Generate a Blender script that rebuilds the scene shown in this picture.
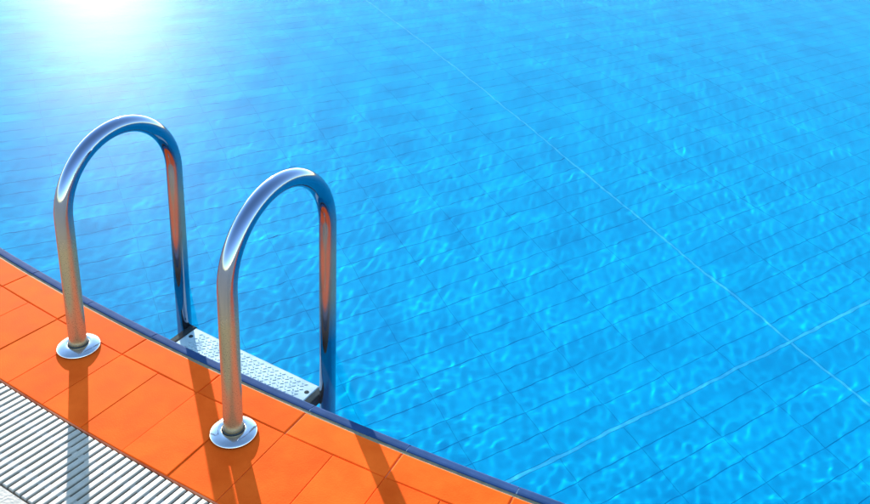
import bpy, bmesh, math, random
import numpy as np
from mathutils import Matrix, Vector

for o in list(bpy.data.objects):
    bpy.data.objects.remove(o)
S = bpy.context.scene
COL = S.collection
rad = math.radians

# ------------------------------------------------------------------ camera
cd = bpy.data.cameras.new('camera')
cd.sensor_fit = 'HORIZONTAL'
cd.sensor_width = 36.0
cd.lens = 842.74 / 870 * 36.0
cd.shift_x = (435.0 - 433.44) / 870
cd.shift_y = -(252.0 - 98.2) / 870          # the photograph is the lower part of a larger frame
cd.clip_start = 0.05
cd.clip_end = 2000
cam = bpy.data.objects.new('camera', cd)
COL.objects.link(cam)
PITCH, ROLL, EYE = 0.3424839, 0.0452063, 1.24605
fwd = Vector((0, math.cos(PITCH), -math.sin(PITCH)))
rgt = Vector((1, 0, 0))
upv = rgt.cross(fwd)
r2 = rgt * math.cos(ROLL) + upv * math.sin(ROLL)
u2 = -rgt * math.sin(ROLL) + upv * math.cos(ROLL)
m = Matrix((r2, u2, -fwd)).transposed().to_4x4()
m.translation = (0, 0, EYE)
cam.matrix_world = m
S.camera = cam

# ------------------------------------------------------------------ sky, sun, exposure
SUN_EL, SUN_AZ = rad(10.4), rad(-22.2)       # azimuth measured from +Y towards +X
w = bpy.data.worlds.new('World')
S.world = w
w.use_nodes = True
nt = w.node_tree
nt.nodes.clear()
sky = nt.nodes.new('ShaderNodeTexSky')
sky.sky_type = 'NISHITA'
sky.sun_disc = False
sky.sun_elevation = SUN_EL
sky.sun_rotation = SUN_AZ
sky.altitude = 0
sky.air_density = 1.0
sky.dust_density = 0.1
sky.ozone_density = 2.2
bg = nt.nodes.new('ShaderNodeBackground')
bg.inputs['Strength'].default_value = 0.15
ow = nt.nodes.new('ShaderNodeOutputWorld')
nt.links.new(sky.outputs[0], bg.inputs['Color'])
nt.links.new(bg.outputs[0], ow.inputs['Surface'])

sd = bpy.data.lights.new('sun', 'SUN')
sd.energy = 3.5
sd.angle = rad(0.5)
sd.color = (1.0, 0.93, 0.84)
sd.cycles.is_caustics_light = True
sun = bpy.data.objects.new('sun', sd)
COL.objects.link(sun)
sdir = Vector((math.sin(SUN_AZ) * math.cos(SUN_EL), math.cos(SUN_AZ) * math.cos(SUN_EL), math.sin(SUN_EL)))
sun.rotation_euler = sdir.to_track_quat('Z', 'Y').to_euler()
sun.location = sdir * 30

S.render.engine = 'CYCLES'
S.cycles.use_denoising = True
S.cycles.max_bounces = 10
S.cycles.transmission_bounces = 8
S.cycles.caustics_refractive = True
S.cycles.caustics_reflective = False
S.cycles.sample_clamp_indirect = 6.0
S.view_settings.view_transform = 'Standard'
S.view_settings.look = 'None'
S.view_settings.gamma = 1.0
S.view_settings.use_curve_mapping = False
S.view_settings.exposure = 2.36

# ------------------------------------------------------------------ materials
def new_mat(name):
    mt = bpy.data.materials.new(name)
    mt.use_nodes = True
    t = mt.node_tree
    return mt, t, t.nodes['Principled BSDF'], t.nodes['Material Output']

def node(t, kind, **kw):
    n = t.nodes.new(kind)
    for k, v in kw.items():
        if k in n.inputs:
            n.inputs[k].default_value = v
        else:
            setattr(n, k, v)
    return n

def ramp(t, fac, stops):
    r = t.nodes.new('ShaderNodeValToRGB')
    while len(r.color_ramp.elements) < len(stops):
        r.color_ramp.elements.new(0.5)
    for e, (p, c) in zip(r.color_ramp.elements, stops):
        e.position = p
        e.color = (*c, 1)
    t.links.new(fac, r.inputs[0])
    return r

def mottled(name, cols, scale, rough, bump=0.0, bump_scale=200, per_object=0.0, spec=0.5, rough_var=0.0, detail=4):
    """noise-mottled plain material with fine relief; per_object shifts the value of each piece"""
    mt, t, b, out = new_mat(name)
    tc = node(t, 'ShaderNodeTexCoord')
    geo = node(t, 'ShaderNodeNewGeometry')
    no = node(t, 'ShaderNodeTexNoise', Scale=scale, Detail=detail, Roughness=0.6)
    t.links.new(geo.outputs['Position'], no.inputs['Vector'])
    r = ramp(t, no.outputs['Fac'], [(0.3, cols[0]), (0.7, cols[1])])
    col = r.outputs[0]
    if per_object:
        oi = node(t, 'ShaderNodeObjectInfo')
        mr = node(t, 'ShaderNodeMapRange')
        mr.inputs[3].default_value = 1 - per_object
        mr.inputs[4].default_value = 1 + per_object
        t.links.new(oi.outputs['Random'], mr.inputs[0])
        hs = node(t, 'ShaderNodeHueSaturation')
        t.links.new(mr.outputs[0], hs.inputs['Value'])
        t.links.new(col, hs.inputs['Color'])
        col = hs.outputs[0]
    t.links.new(col, b.inputs['Base Color'])
    b.inputs['Roughness'].default_value = rough
    b.inputs['Specular IOR Level'].default_value = spec
    if rough_var:
        mr = node(t, 'ShaderNodeMapRange')
        mr.inputs[3].default_value = rough - rough_var
        mr.inputs[4].default_value = rough + rough_var
        t.links.new(no.outputs['Fac'], mr.inputs[0])
        t.links.new(mr.outputs[0], b.inputs['Roughness'])
    if bump:
        n2 = node(t, 'ShaderNodeTexNoise', Scale=bump_scale, Detail=3)
        t.links.new(geo.outputs['Position'], n2.inputs['Vector'])
        bp = node(t, 'ShaderNodeBump', Strength=bump, Distance=0.002)
        t.links.new(n2.outputs['Fac'], bp.inputs['Height'])
        t.links.new(bp.outputs[0], b.inputs['Normal'])
    return mt

M = {}
M['orange'] = mottled('orange_glazed_clay', [(0.76, 0.076, 0.005), (0.88, 0.110, 0.010)], 14, 0.80, 0.2, 320, 0.10, 0.02, 0.08)
M['blue_rim'] = mottled('blue_glazed_tile', [(0.016, 0.042, 0.105), (0.024, 0.056, 0.14)], 30, 0.85, 0.05, 150, 0.06, 0.02)
M['tan_grout'] = mottled('tan_grout', [(0.16, 0.12, 0.06), (0.25, 0.19, 0.10)], 60, 0.85, 0.4, 400)
M['orange_grout'] = mottled('orange_grout', [(0.62, 0.075, 0.008), (0.88, 0.32, 0.14)], 7, 0.85, 0.4, 400)
M['pale_grout'] = mottled('pale_grout', [(0.55, 0.58, 0.62), (0.70, 0.72, 0.74)], 60, 0.8, 0.3, 400)
M['plastic'] = mottled('white_grating_plastic', [(0.30, 0.26, 0.20), (0.38, 0.335, 0.27)], 40, 0.5, 0.1, 300, 0.05)
M['stone'] = mottled('beige_stone', [(0.36, 0.31, 0.24), (0.46, 0.41, 0.33)], 26, 0.8, 0.6, 180, 0, 0.3, 0, 8)
M['channel'] = mottled('channel_concrete', [(0.40, 0.31, 0.22), (0.56, 0.45, 0.34)], 12, 0.8, 0.3, 120)
M['floor_tile'] = mottled('blue_pool_tile', [(0.001, 0.40, 0.66), (0.001, 0.44, 0.71)], 8, 0.9, 0, 0, 0.04, 0.0)
M['floor_grout'] = mottled('blue_pool_grout', [(0.001, 0.385, 0.64), (0.001, 0.415, 0.68)], 20, 0.9, 0, 0, 0, 0.0)
M['white_joint'] = mottled('white_pool_joint', [(0.03, 0.48, 0.74), (0.07, 0.56, 0.78)], 30, 0.9, 0, 0, 0, 0.0)
M['step'] = mottled('white_step_plastic', [(0.76, 0.79, 0.80), (0.84, 0.86, 0.87)], 30, 0.35)
M['rubber'] = mottled('black_rubber', [(0.012, 0.012, 0.014), (0.03, 0.03, 0.03)], 50, 0.6)

ANISO = 0.0
def chrome():
    mt, t, b, out = new_mat('polished_steel')
    tc = node(t, 'ShaderNodeTexCoord')
    no = node(t, 'ShaderNodeTexNoise', Scale=420, Detail=3)
    t.links.new(tc.outputs['Object'], no.inputs['Vector'])
    # the lower part of the deck-side legs is scuffed dull; its tan paints in reflected stone
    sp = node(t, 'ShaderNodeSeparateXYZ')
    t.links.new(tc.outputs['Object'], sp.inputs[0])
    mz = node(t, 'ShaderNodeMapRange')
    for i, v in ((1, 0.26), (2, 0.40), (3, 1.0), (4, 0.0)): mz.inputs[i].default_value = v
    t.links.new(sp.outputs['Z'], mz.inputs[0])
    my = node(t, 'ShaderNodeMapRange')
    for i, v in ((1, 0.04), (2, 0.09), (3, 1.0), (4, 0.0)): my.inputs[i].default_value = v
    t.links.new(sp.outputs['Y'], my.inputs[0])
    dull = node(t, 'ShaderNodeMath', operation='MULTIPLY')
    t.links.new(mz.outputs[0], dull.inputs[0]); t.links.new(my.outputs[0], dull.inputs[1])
    mr = node(t, 'ShaderNodeMapRange')
    mr.inputs[1].default_value = 0.3; mr.inputs[2].default_value = 0.75
    mr.inputs[3].default_value = 0.04; mr.inputs[4].default_value = 0.11
    t.links.new(no.outputs['Fac'], mr.inputs[0])
    # tan patch painted on the pool-side legs for the reflected deck
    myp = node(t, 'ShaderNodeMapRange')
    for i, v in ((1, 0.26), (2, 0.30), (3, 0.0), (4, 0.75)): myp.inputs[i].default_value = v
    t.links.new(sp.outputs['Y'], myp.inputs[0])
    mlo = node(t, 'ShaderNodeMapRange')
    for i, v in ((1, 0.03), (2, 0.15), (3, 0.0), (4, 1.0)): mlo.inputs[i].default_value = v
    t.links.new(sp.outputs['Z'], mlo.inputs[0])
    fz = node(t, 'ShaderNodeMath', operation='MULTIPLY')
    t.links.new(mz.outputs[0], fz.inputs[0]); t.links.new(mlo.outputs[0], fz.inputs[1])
    refl_tan = node(t, 'ShaderNodeMath', operation='MULTIPLY')
    t.links.new(fz.outputs[0], refl_tan.inputs[0]); t.links.new(myp.outputs[0], refl_tan.inputs[1])
    scuff_tan = node(t, 'ShaderNodeMath', operation='ADD')
    t.links.new(dull.outputs[0], scuff_tan.inputs[0]); t.links.new(refl_tan.outputs[0], scuff_tan.inputs[1])
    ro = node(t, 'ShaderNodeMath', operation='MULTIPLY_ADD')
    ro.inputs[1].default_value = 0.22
    t.links.new(scuff_tan.outputs[0], ro.inputs[0]); t.links.new(mr.outputs[0], ro.inputs[2])
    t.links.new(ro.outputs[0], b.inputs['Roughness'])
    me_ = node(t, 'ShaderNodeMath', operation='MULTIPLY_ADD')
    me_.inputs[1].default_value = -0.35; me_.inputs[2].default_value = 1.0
    t.links.new(scuff_tan.outputs[0], me_.inputs[0])
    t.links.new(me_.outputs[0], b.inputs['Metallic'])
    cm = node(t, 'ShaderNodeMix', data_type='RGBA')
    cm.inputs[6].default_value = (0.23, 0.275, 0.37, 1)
    cm.inputs[7].default_value = (0.40, 0.30, 0.165, 1)  # tan of the reflected deck, put into the steel colour
    t.links.new(scuff_tan.outputs[0], cm.inputs[0])
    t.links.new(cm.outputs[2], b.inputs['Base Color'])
    tg = node(t, 'ShaderNodeTangent', direction_type='UV_MAP', uv_map='UVMap')
    b.inputs['Anisotropic'].default_value = 0.75
    b.inputs['Anisotropic Rotation'].default_value = ANISO
    t.links.new(tg.outputs[0], b.inputs['Tangent'])
    st = node(t, 'ShaderNodeMath', operation='MULTIPLY_ADD')
    st.inputs[1].default_value = 0.14; st.inputs[2].default_value = 0.03
    t.links.new(dull.outputs[0], st.inputs[0])
    bp = node(t, 'ShaderNodeBump', Distance=0.001)
    t.links.new(st.outputs[0], bp.inputs['Strength'])
    t.links.new(no.outputs['Fac'], bp.inputs['Height'])
    t.links.new(bp.outputs[0], b.inputs['Normal'])
    return mt
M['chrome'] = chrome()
M['flange_steel'] = mottled('flange_steel', [(0.44, 0.45, 0.47), (0.54, 0.55, 0.57)], 60, 0.12, 0.02, 200)
M['flange_steel'].node_tree.nodes['Principled BSDF'].inputs['Metallic'].default_value = 1

def water_mat():
    mt, t, b, out = new_mat('pool_water')
    t.nodes.remove(b)
    rf = node(t, 'ShaderNodeBsdfRefraction', distribution='GGX', IOR=1.333, Roughness=0.0, Color=(0.86, 0.98, 1.0, 1.0))
    g1 = node(t, 'ShaderNodeBsdfGlossy', Roughness=0.01, Color=(0.75, 0.93, 1.0, 1.0))
    g2 = node(t, 'ShaderNodeBsdfGlossy', Roughness=0.52)
    fr = node(t, 'ShaderNodeFresnel', IOR=1.333)
    last = rf
    for g, f in ((g1, 0.08), (g2, 0.085)):       # weak reflection, as through a polarising filter
        mu = node(t, 'ShaderNodeMath', operation='MULTIPLY')
        mu.inputs[1].default_value = f
        mx = node(t, 'ShaderNodeMixShader')
        t.links.new(fr.outputs[0], mu.inputs[0])
        t.links.new(mu.outputs[0], mx.inputs[0])
        t.links.new(last.outputs[0], mx.inputs[1])
        t.links.new(g.outputs[0], mx.inputs[2])
        last = mx
    t.links.new(last.outputs[0], out.inputs['Surface'])
    return mt
M['water'] = water_mat()

# ------------------------------------------------------------------ helpers
def tag(o, label=None, cat=None, group=None, kind=None):
    for k, v in (('label', label), ('category', cat), ('group', group), ('kind', kind)):
        if v:
            o[k] = v
    return o

def link(name, mesh, parent=None, loc=None, rz=0.0):
    o = bpy.data.objects.new(name, mesh)
    COL.objects.link(o)
    if loc is not None:
        o.location = loc
    o.rotation_euler.z = rz
    if parent:
        o.parent = parent
    return o

def mesh(name, verts, faces, mat, smooth=False):
    me = bpy.data.meshes.new(name)
    me.from_pydata([tuple(v) for v in verts], [], faces)
    me.materials.append(M[mat])
    bm = bmesh.new(); bm.from_mesh(me)
    bmesh.ops.recalc_face_normals(bm, faces=bm.faces)
    bm.to_mesh(me); bm.free()
    if smooth:
        me.polygons.foreach_set('use_smooth', [True] * len(me.polygons))
    me.update()
    return me

def frustum(x0, x1, y0, y1, z0, z1, c, y0b=None, xs0=None):
    """chamfered slab; xs0=(xa,xb) gives other x limits at y0 (a trapezoid)"""
    a0, a1 = (x0, x1) if xs0 is None else xs0
    V = []
    for z, i in ((z0, 0), (z1 - c, 0), (z1 - 0.3 * c, 0.3 * c), (z1, c)):
        V += [(a0 + i, y0 + i, z), (a1 - i, y0 + i, z), (x1 - i, y1 - i, z), (x0 + i, y1 - i, z)]
    F = [(3, 2, 1, 0), (12, 13, 14, 15)]
    for k in range(3):
        b = 4 * k
        for i in range(4):
            j = (i + 1) % 4
            F.append((b + i, b + j, b + 4 + j, b + 4 + i))
    return V, F

def join(list_vf):
    V, F = [], []
    for v, f in list_vf:
        n = len(V)
        V += v
        F += [tuple(i + n for i in q) for q in f]
    return V, F

def turned(v, ang, off=(0, 0, 0)):
    c, s = math.cos(ang), math.sin(ang)
    return [(x * c - y * s + off[0], x * s + y * c + off[1], z + off[2]) for x, y, z in v]

def ring(profile, n, closed=False):
    """revolve (r,z) profile round the pool axis, local coordinates"""
    V, F = [], []
    k = len(profile)
    for i in range(n):
        a = 2 * math.pi * i / n
        c, s = math.cos(a), math.sin(a)
        V += [(r * c, r * s, z) for r, z in profile]
    for i in range(n):
        j = (i + 1) % n
        for p in range(k if closed else k - 1):
            p2 = (p + 1) % k
            F.append((i * k + p, i * k + p2, j * k + p2, j * k + p))
    return V, F

# ------------------------------------------------------------------ the setting: pool with a curved edge
PC = (3.50132, 8.75143, 0.0)      # centre of the curved part of the edge
R = 8.1908                         # its radius, at the line between blue rim tiles and orange tiles
WATER_Z = -0.012
FLOOR_Z = -1.78
ROW1, ROW2, GR0, GR1 = 0.0745, 0.281, 0.286, 0.459
TH0 = rad(-117.19)                 # a tile joint
AX = rad(-116.5)                   # axis of symmetry of the pool
rng = random.Random(4)

def build_outline():
    """points and headings from the axis round to the far side; mirrored for the other half"""
    half = rad(16.5)
    segs = [(R * half, 1 / R, 0.04), (9.0, 0.0, 0.2), (5.0 * (math.pi / 2 - half), 1 / 5.0, 0.15), (4.0, 0.0, 0.5), (5.0 * math.pi / 2, 1 / 5.0, 0.15)]
    x, y, h, sl = 0.0, 0.0, 0.0, 0.0
    out = [(sl, x, y, h)]
    def run(Ln, k, st):
        nonlocal x, y, h, sl
        n = max(1, int(math.ceil(Ln / st)))
        d = Ln / n
        for _ in range(n):
            hm = h + k * d / 2
            ch = d if k == 0 else 2 / k * math.sin(k * d / 2)
            x += ch * math.cos(hm); y += ch * math.sin(hm); h += k * d; sl += d
            out.append((sl, x, y, h))
    for sg in segs:
        run(*sg)
    run(x, 0.0, 0.5)
    return np.array(out)
half_line = build_outline()
left = half_line[1:-1][::-1].copy()
left[:, 0] *= -1; left[:, 1] *= -1; left[:, 3] *= -1
LINE = np.vstack([left, half_line])           # s from -half perimeter to +half perimeter
PERIM = 2 * half_line[-1, 0]
_o = np.array([PC[0] + R * math.cos(AX), PC[1] + R * math.sin(AX)])
_t = np.array([-math.sin(AX), math.cos(AX)]); _n = np.array([-math.cos(AX), -math.sin(AX)])
OUT_XY = _o + LINE[:, 1:2] * _t + LINE[:, 2:3] * _n
OUT_H = LINE[:, 3] + AX + math.pi / 2        # heading of the edge
OUT_S = LINE[:, 0]

def on_edge(sv, d=0.0, z=0.0):
    """point at arc length sv, d metres outward; returns (point, angle of the outward normal)"""
    if sv > PERIM / 2: sv -= PERIM
    if sv < -PERIM / 2: sv += PERIM
    h = float(np.interp(sv, OUT_S, OUT_H))
    px = float(np.interp(sv, OUT_S, OUT_XY[:, 0])); py = float(np.interp(sv, OUT_S, OUT_XY[:, 1]))
    a = h - math.pi / 2
    return (px + math.cos(a) * d, py + math.sin(a) * d, z), a

def band(profile, closed=False):
    """carry a (d,z) profile round the whole outline"""
    V, F = [], []
    k = len(profile); n = len(OUT_XY)
    for (px, py), h in zip(OUT_XY, OUT_H):
        a = h - math.pi / 2
        c, s_ = math.cos(a), math.sin(a)
        V += [(px + c * d, py + s_ * d, z) for d, z in profile]
    for i in range(n):
        j = (i + 1) % n
        for p in range(k if closed else k - 1):
            p2 = (p + 1) % k
            F.append((i * k + p, i * k + p2, j * k + p2, j * k + p))
    return V, F

def inside(P, d):
    """mask of the points that lie at least -d inside the convex outline"""
    ok = np.ones(len(P), dtype=bool)
    n = len(OUT_XY)
    for i in range(n):
        a = OUT_XY[i]; e = OUT_XY[(i + 1) % n] - a
        e = e / np.hypot(*e)
        ok &= ((P[:, 0] - a[0]) * e[1] - (P[:, 1] - a[1]) * e[0]) < d
    return ok

# beige stone terrace around, to the horizon
rr = [GR1 + 0.003]
while rr[-1] < 600:
    rr.append(rr[-1] * 1.3 + 0.25)
V, F = band([(GR1 + 0.003, -0.07)] + [(r, -0.001) for r in rr])
tag(link('terrace', mesh('terrace', V, F, 'stone')), kind='structure')

# bed of the coping
V, F = band([(-0.031, -0.2), (-0.031, -0.030), (-0.006, -0.0045), (0.0, -0.0028), (ROW2 + 0.003, -0.0028), (ROW2 + 0.003, -0.09)])
edge = tag(link('pool_edge', mesh('pool_edge', V, F, 'orange_grout')), kind='structure')
V, F = band([(-0.0325, -0.028), (-0.0318, -0.0150), (-0.0290, -0.0060), (-0.024, -0.0025), (-0.012, -0.0010), (-0.0090, -0.0010), (-0.0090, -0.0046)])
link('rim_grout', mesh('rim_grout', V, F, 'pale_grout'), edge)
V, F = band([(-0.0088, -0.0046), (-0.0088, -0.0016), (0.0012, -0.0016), (0.0012, -0.0046)])
link('joint_strip', mesh('joint_strip', V, F, 'tan_grout'), edge)

# drain channel under the grating
V, F = band([(ROW2 + 0.004, -0.006), (ROW2 + 0.004, -0.012), (GR1 + 0.002, -0.012), (GR1 + 0.002, -0.002)])
tag(link('drain_channel', mesh('drain_channel', V, F, 'channel')), kind='structure')

# pool wall
V, F = band([(-0.030, -0.06), (-0.030, FLOOR_Z - 0.1)])
tag(link('pool_wall', mesh('pool_wall', V, F, 'floor_tile', True)), kind='structure')

# ---- orange tiles, blue rim tiles
P2 = 2 * math.pi / 434
T2 = P2 * R                        # tile pitch along the edge
S0 = (TH0 - AX) * R                # the joint, as arc length
JT = 0.0011                        # joint width
def radial_tile(d0, d1, pitch, mat, name, zt, c=0.0012):
    """tile with x along the rim, y outward, origin on the rim line at its middle"""
    h0 = (R + d0) * math.tan(pitch / 2) - JT / 2
    h1 = (R + d1) * math.tan(pitch / 2) - JT / 2
    V, F = frustum(-h1, h1, d0 + JT / 2, d1 - JT / 2, -0.02, zt, c, xs0=(-h0, h0))
    return mesh(name, V, F, mat)
row2_mesh = radial_tile(ROW1, ROW2, P2, 'orange', 'orange_tile', 0.0)
row1_mesh = radial_tile(0.0, ROW1, 2 * P2, 'orange', 'orange_edge_tile', 0.0, 0.0032)
def rim_mesh():
    prof = [(-0.007, -0.02), (-0.007, -0.001), (-0.0085, 0.0006), (-0.013, 0.0007), (-0.025, -0.0008), (-0.0300, -0.0036), (-0.0328, -0.0120), (-0.0338, -0.03), (-0.0338, -0.075)]
    h = T2 - 0.0014
    V, F = [], []
    for i in range(3):
        x = -h + h * i
        sag = x * x / (2 * R)
        V += [(x, d - sag, z) for d, z in prof]
    k = len(prof)
    for i in range(2):
        for p in range(k - 1):
            F.append((i * k + p, i * k + p + 1, (i + 1) * k + p + 1, (i + 1) * k + p))
    F.append(tuple(range(k))); F.append(tuple(range(3 * k - 1, 2 * k - 1, -1)))
    return mesh('blue_rim_tile', V, F, 'blue_rim')
rim_me = rim_mesh()

def lay(me, name, mat, pitch, phase, keep, jitter=0.0005):
    rest = []
    n = int(PERIM / pitch)
    near = -0.15
    pos = sorted((phase + pitch * i for i in range(-n // 2 + 1, n // 2)), key=lambda v: abs(v - near))
    vs = [tuple(v.co) for v in me.vertices]
    fs = [tuple(p.vertices) for p in me.polygons]
    for i, sv in enumerate(pos):
        p, a = on_edge(sv, 0, rng.uniform(-jitter, jitter))
        if i < keep:
            o = link(name, me, edge, p, a - math.pi / 2)
            o.rotation_euler.x = rng.uniform(-jitter, jitter) * 4
            o.rotation_euler.y = rng.uniform(-jitter, jitter) * 6
        else:
            rest.append((turned(vs, a - math.pi / 2, p), fs))
    V, F = join(rest)
    tag(link(name + '_row', mesh(name + '_row', V, F, mat), edge), kind='stuff')
lay(row2_mesh, 'orange_tile', 'orange', T2, S0 + T2 / 2, 120)
lay(row1_mesh, 'orange_edge_tile', 'orange', 2 * T2, S0 + T2, 60)
lay(rim_me, 'blue_rim_tile', 'blue_rim', 2 * T2, S0 + T2 + 0.003, 60, 0.0003)

# ---- pool floor: tile grid square to the two white joints
GA = rad(28.43)                    # direction of the tile rows
GO = Vector((1.599, 3.126))        # where the white joints cross
PX, PY = 0.302, 0.1105
gx = Vector((math.cos(GA), math.sin(GA)))
gy = Vector((-math.sin(GA), math.cos(GA)))
V = [(x, y, 0.0) for x, y in OUT_XY]
floor_me = mesh('pool_floor', V, [tuple(range(len(V)))], 'floor_grout')
pool_floor = tag(link('pool_floor', floor_me, None, (0, 0, FLOOR_Z)), kind='structure')
TJ, TJX = 0.0026, 0.0014
V, F = frustum(-PX / 2 + TJX / 2, PX / 2 - TJX / 2, -PY / 2 + TJ / 2, PY / 2 - TJ / 2, 0.0, 0.0014, 0.0004)
ft_me = mesh('floor_tile', V, F, 'floor_tile')
WJ = 0.008                         # half width of the white joints
tiles = []
for i in range(-75, 75):
    for j in range(-150, 200):
        cx = (i + 0.5) * PX + (WJ - TJX / 2 if i >= 0 else -WJ + TJX / 2)
        cy = (j + 0.5) * PY + (WJ - TJ / 2 if j >= 0 else -WJ + TJ / 2)
        tiles.append(GO + gx * cx + gy * cy)
ok = inside(np.array([(p.x, p.y) for p in tiles]), -0.2)
tiles = [p for p, k in zip(tiles, ok) if k]
def score(v):
    ang = abs(math.atan2(v.x, v.y) - rad(8))
    return v.length + (0 if ang < rad(33) else 40)
tiles.sort(key=score)
vs = [tuple(v.co) for v in ft_me.vertices][8:]
fs = [(4, 5, 6, 7)] + [(i, (i + 1) % 4, 4 + (i + 1) % 4, 4 + i) for i in range(4)]
vs[:4] = [(x, y, 0.0) for x, y, z in vs[:4]]
rest = []
for k, p in enumerate(tiles):
    l = (p.x, p.y, rng.uniform(0, 0.0006))
    if k < 300:
        link('floor_tile', ft_me, pool_floor, l, GA)
    else:
        rest.append((turned(vs, GA, l), fs))
V, F = join(rest)
tag(link('floor_tile_field', mesh('floor_tile_field', V, F, 'floor_tile'), pool_floor), kind='stuff')
# white joints, cut where the two cross
def strip(x0, x1, y0, y1):
    V, F = frustum(x0, x1, y0, y1, 0.0, 0.0016, 0.0004)
    o = link('white_joint', mesh('white_joint', V, F, 'white_joint'), pool_floor, (GO.x, GO.y, 0), GA)
strip(-2.9, 9.0, -WJ + 0.001, WJ - 0.001)
strip(-WJ + 0.001, WJ - 0.001, WJ, 9.0)
strip(-WJ + 0.001, WJ - 0.001, -1.9, -WJ)

# ---- water: a real rippled sheet
def axis(lo, f0, f1, hi, fine, grow, cmax):
    a = [f0]
    while a[-1] < f1:
        a.append(a[-1] + fine)
    s = fine
    while a[-1] < hi:
        s = min(s * grow, cmax); a.append(a[-1] + s)
    b = []; s = fine; x = f0
    while x > lo:
        s = min(s * grow, cmax); x -= s; b.append(x)
    return np.array(b[::-1] + a)
xs = axis(OUT_XY[:, 0].min(), -1.3, 1.3, OUT_XY[:, 0].max(), 0.007, 1.0055, 0.35)
ys = axis(OUT_XY[:, 1].min(), 1.0, 2.9, OUT_XY[:, 1].max(), 0.007, 1.0055, 0.35)
X, Y = np.meshgrid(xs, ys)
Z = np.zeros_like(X)
wr = np.random.RandomState(11)
def waves(n, l0, l1, slope, mean_dir, spread):
    global Z
    for _ in range(n):
        lam = math.exp(wr.uniform(math.log(l0), math.log(l1)))
        k = 2 * math.pi / lam
        a = wr.normal(mean_dir, spread)
        amp = slope / k * math.sqrt(2.0 / n)
        ph = wr.uniform(0, 2 * math.pi)
        # each train fades in patches so the surface never repeats
        kx, ky = wr.normal(0, 1.4, 2)
        env = 0.7 + 0.5 * np.sin(kx * X + ky * Y + wr.uniform(0, 6.28))
        Z += amp * env * np.sin(k * (math.cos(a) * X + math.sin(a) * Y) + ph)
WIND = rad(70)
waves(60, 0.030, 0.060, 0.0026, WIND, 3.0)
waves(50, 0.050, 0.09, 0.0015, WIND, 3.0)
waves(24, 0.12, 0.25, 0.0014, WIND, 3.0)
waves(12, 0.25, 0.8, 0.004, WIND, 0.7)
ny, nx = X.shape
co = np.empty((ny * nx, 3), dtype=np.float32)
co[:, 0] = X.ravel(); co[:, 1] = Y.ravel(); co[:, 2] = Z.ravel()
idx = np.arange(ny * nx).reshape(ny, nx)
q = np.stack([idx[:-1, :-1], idx[:-1, 1:], idx[1:, 1:], idx[1:, :-1]], -1).reshape(-1, 4)
wet = inside(co, -0.012)
q = q[wet[q].all(1)]
used = np.unique(q)
remap = -np.ones(ny * nx, dtype=np.int64); remap[used] = np.arange(len(used))
q = remap[q].astype(np.int32); co = co[used]
wm = bpy.data.meshes.new('water')
wm.vertices.add(len(co)); wm.vertices.foreach_set('co', co.ravel())
wm.loops.add(len(q) * 4); wm.loops.foreach_set('vertex_index', q.ravel())
wm.polygons.add(len(q)); wm.polygons.foreach_set('loop_start', np.arange(0, len(q) * 4, 4, dtype=np.int32))
wm.update(calc_edges=True)
wm.polygons.foreach_set('use_smooth', np.ones(len(q), dtype=bool))
wm.materials.append(M['water'])
water = tag(link('water', wm, None, (0, 0, WATER_Z)), kind='structure')
water.cycles.is_caustics_caster = True
print('water quads', len(q))

# ------------------------------------------------------------------ drain grating
grate = bpy.data.objects.new('drain_grating', None)
COL.objects.link(grate)
tag(grate, 'white plastic slatted drain grating curving between orange tiles and beige stone', 'grating')
SP = 0.0183
L = GR1 - GR0 - 0.002
V, F = frustum(-0.0066, 0.0066, -L / 2, L / 2, -0.0105, 0.0, 0.0022)
sl_me = mesh('slat', V, F, 'plastic')
vs = [tuple(v.co) for v in sl_me.vertices]; fs = [tuple(p.vertices) for p in sl_me.polygons]
SKEW = rad(-4)
SPE = SP * R / (R + 0.37)          # pitch measured on the rim line
n = int(PERIM / SPE)
rest = []
for i, sv in enumerate(sorted((SPE * i for i in range(-n // 2, n // 2)), key=lambda v: abs(v + 0.35))):
    p, a = on_edge(sv, (GR0 + GR1) / 2, rng.uniform(-0.0009, -0.0002))
    a += -math.pi / 2 + SKEW + rng.uniform(-0.006, 0.006)
    if i < 290:
        link('slat', sl_me, grate, p, a)
    else:
        rest.append((turned(vs, a, p), fs))
V, F = join(rest)
tag(link('slat_row', mesh('slat_row', V, F, 'plastic'), grate), kind='stuff')
for d in (0.332, 0.415):
    V, F = band([(d - 0.006, -0.0115), (d - 0.006, -0.0030), (d + 0.006, -0.0030), (d + 0.006, -0.0115)], True)
    link('cross_bar', mesh('cross_bar', V, F, 'plastic'), grate)

# ------------------------------------------------------------------ pool ladder
def sweep(path, r, n=28):
    pts = [Vector(p) for p in path]
    tang = []
    for i in range(len(pts)):
        a = pts[max(i - 1, 0)]; b = pts[min(i + 1, len(pts) - 1)]
        tang.append((b - a).normalized())
    V, F = [], []
    side = Vector((1, 0, 0))      # path lies in the local yz plane, so x is always normal to it
    for p, t in zip(pts, tang):
        nn = side.cross(t)
        for k in range(n):
            a = 2 * math.pi * k / n
            v = p + side * (r * math.cos(a)) + nn * (r * math.sin(a))
            V.append(tuple(v))
    for i in range(len(pts) - 1):
        for k in range(n):
            k2 = (k + 1) % n
            F.append((i * n + k, i * n + k2, (i + 1) * n + k2, (i + 1) * n + k))
    F.append(tuple(range(n))); F.append(tuple(range((len(pts) - 1) * n, len(pts) * n)))
    return V, F

def lathe(prof, n=48):
    V, F = ring(prof, n)
    return V, F

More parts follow.
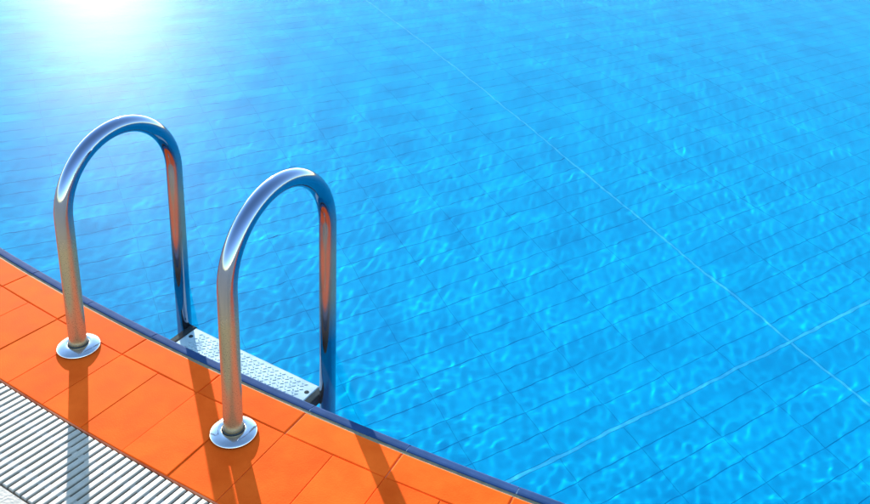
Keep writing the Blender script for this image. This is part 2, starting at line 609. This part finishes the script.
PR = 0.0200
LW, LH = 0.3318, 0.3344
path = [(0, 0, 0.016 * k) for k in range(21)]
for i in range(41):
    a = math.pi * i / 40
    path.append((0, LW / 2 - LW / 2 * math.cos(a), LH + LW / 2 * math.sin(a)))
path += [(0, LW, z) for z in (0.32, 0.30, 0.28, 0.26, 0.24, 0.22, 0.2, 0.15, 0.1, 0.05, 0.0, -0.05, -0.1, -0.2, -0.5, -0.8, -1.15)]
V, F = sweep(path, PR)
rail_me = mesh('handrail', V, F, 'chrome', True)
uvl = rail_me.uv_layers.new(name='UVMap')
NR = 28
for p in rail_me.polygons:
    us = [(rail_me.loops[l].vertex_index % NR) for l in p.loop_indices]
    wrap = max(us) - min(us) > NR // 2
    for l, u in zip(p.loop_indices, us):
        uvl.data[l].uv = (((u + NR) if (wrap and u == 0) else u) / NR, (rail_me.loops[l].vertex_index // NR) / 60.0)
V, F = lathe([(0.0485, 0.0003), (0.0490, 0.0025), (0.0480, 0.0045), (0.0455, 0.0062), (0.041, 0.0085), (0.036, 0.0105), (0.0305, 0.0118), (0.0262, 0.0120), (0.0238, 0.0112), (0.0226, 0.0085), (0.0224, 0.003)])
flange_me = mesh('flange', V, F, 'flange_steel', True)
V, F = lathe([(0.0202, 0.003), (0.0225, 0.003), (0.0225, 0.0095), (0.0216, 0.0122), (0.0202, 0.0128)])
gasket_me = mesh('gasket', V, F, 'rubber', True)
V, F = lathe([(0.0225, -1.10), (0.0265, -1.10), (0.0275, -1.13), (0.024, -1.165), (0.0001, -1.17)])
foot_me = mesh('rubber_foot', V, F, 'rubber', True)

A0 = Vector((-0.80400, 1.65211, 0.0))
AB = -0.5433327
LDIR = AB + 0.0591 + math.pi / 2           # direction of the hoops, towards the water
SPAN = 0.49595
ladder = bpy.data.objects.new('pool_ladder', None)
COL.objects.link(ladder)
abv = Vector((math.cos(AB), math.sin(AB), 0))
mid = A0 + abv * (SPAN / 2)
ladder.location = mid
tag(ladder, 'polished steel pool ladder with two hooped handrails and white plastic steps', 'ladder')
for k in (0, 1):
    b = A0 + abv * (SPAN * k) - mid
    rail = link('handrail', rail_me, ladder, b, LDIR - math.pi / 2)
    link('flange', flange_me, rail)
    link('gasket', gasket_me, rail)
    link('rubber_foot', foot_me, rail, (0, LW, 0))

ldv = Vector((math.cos(LDIR), math.sin(LDIR), 0))
inner = SPAN * math.cos(0.0591) - 2 * PR
def make_step(zc):
    """local x along the tread, y outward; top at z=0"""
    hw = inner / 2
    y0, y1 = -0.085, 0.014
    V, F = frustum(-hw + 0.018, hw - 0.018, y0, y1, -0.028, 0.0, 0.004)
    loc = ldv * LW + Vector((0, 0, zc)) + ldv * (-0.002)
    st = link('step', mesh('step', V, F, 'step'), ladder, loc, AB + 0.03)
    studs = []
    for i in range(-16, 17):
        for j in range(-8, 2):
            x = i * 0.0118 + (0.0059 if j % 2 else 0)
            y = j * 0.0098
            if abs(x) > hw - 0.045 or not y0 + 0.008 < y < y1 - 0.006:
                continue
            ang = 0.7 if (i + j) % 2 else -0.7
            v, f = frustum(-0.0045, 0.0045, -0.0018, 0.0018, -0.001, 0.0020, 0.0009)
            studs.append((turned(v, ang, (x, y, 0)), f))
    V, F = join(studs)
    tag(link('tread_studs', mesh('tread_studs', V, F, 'step'), st), kind='stuff')
    for s in (-1, 1):
        V, F = frustum(-0.0105, 0.0105, y0 - 0.003, y1 + 0.003, -0.034, 0.003, 0.004)
        link('end_cap', mesh('end_cap', V, F, 'rubber'), st, (s * (hw - 0.0085), 0, 0))
        V, F = lathe([(0.0001, 0.0022), (0.0052, 0.0018), (0.0062, 0.0), (0.0062, -0.002)], 16)
        link('screw', mesh('screw', V, F, 'rubber'), st, (s * (hw - 0.033), -0.020, 0))
    return st
for zc in (-0.235, -0.50, -0.77):
    make_step(zc)

for o in COL.objects:
    if o.type == 'MESH' and o.name.split('.')[0] in ('floor_tile', 'floor_tile_field', 'pool_floor', 'white_joint', 'step', 'tread_studs', 'end_cap', 'screw', 'pool_wall', 'blue_rim_tile'):
        o.cycles.is_caustics_receiver = True
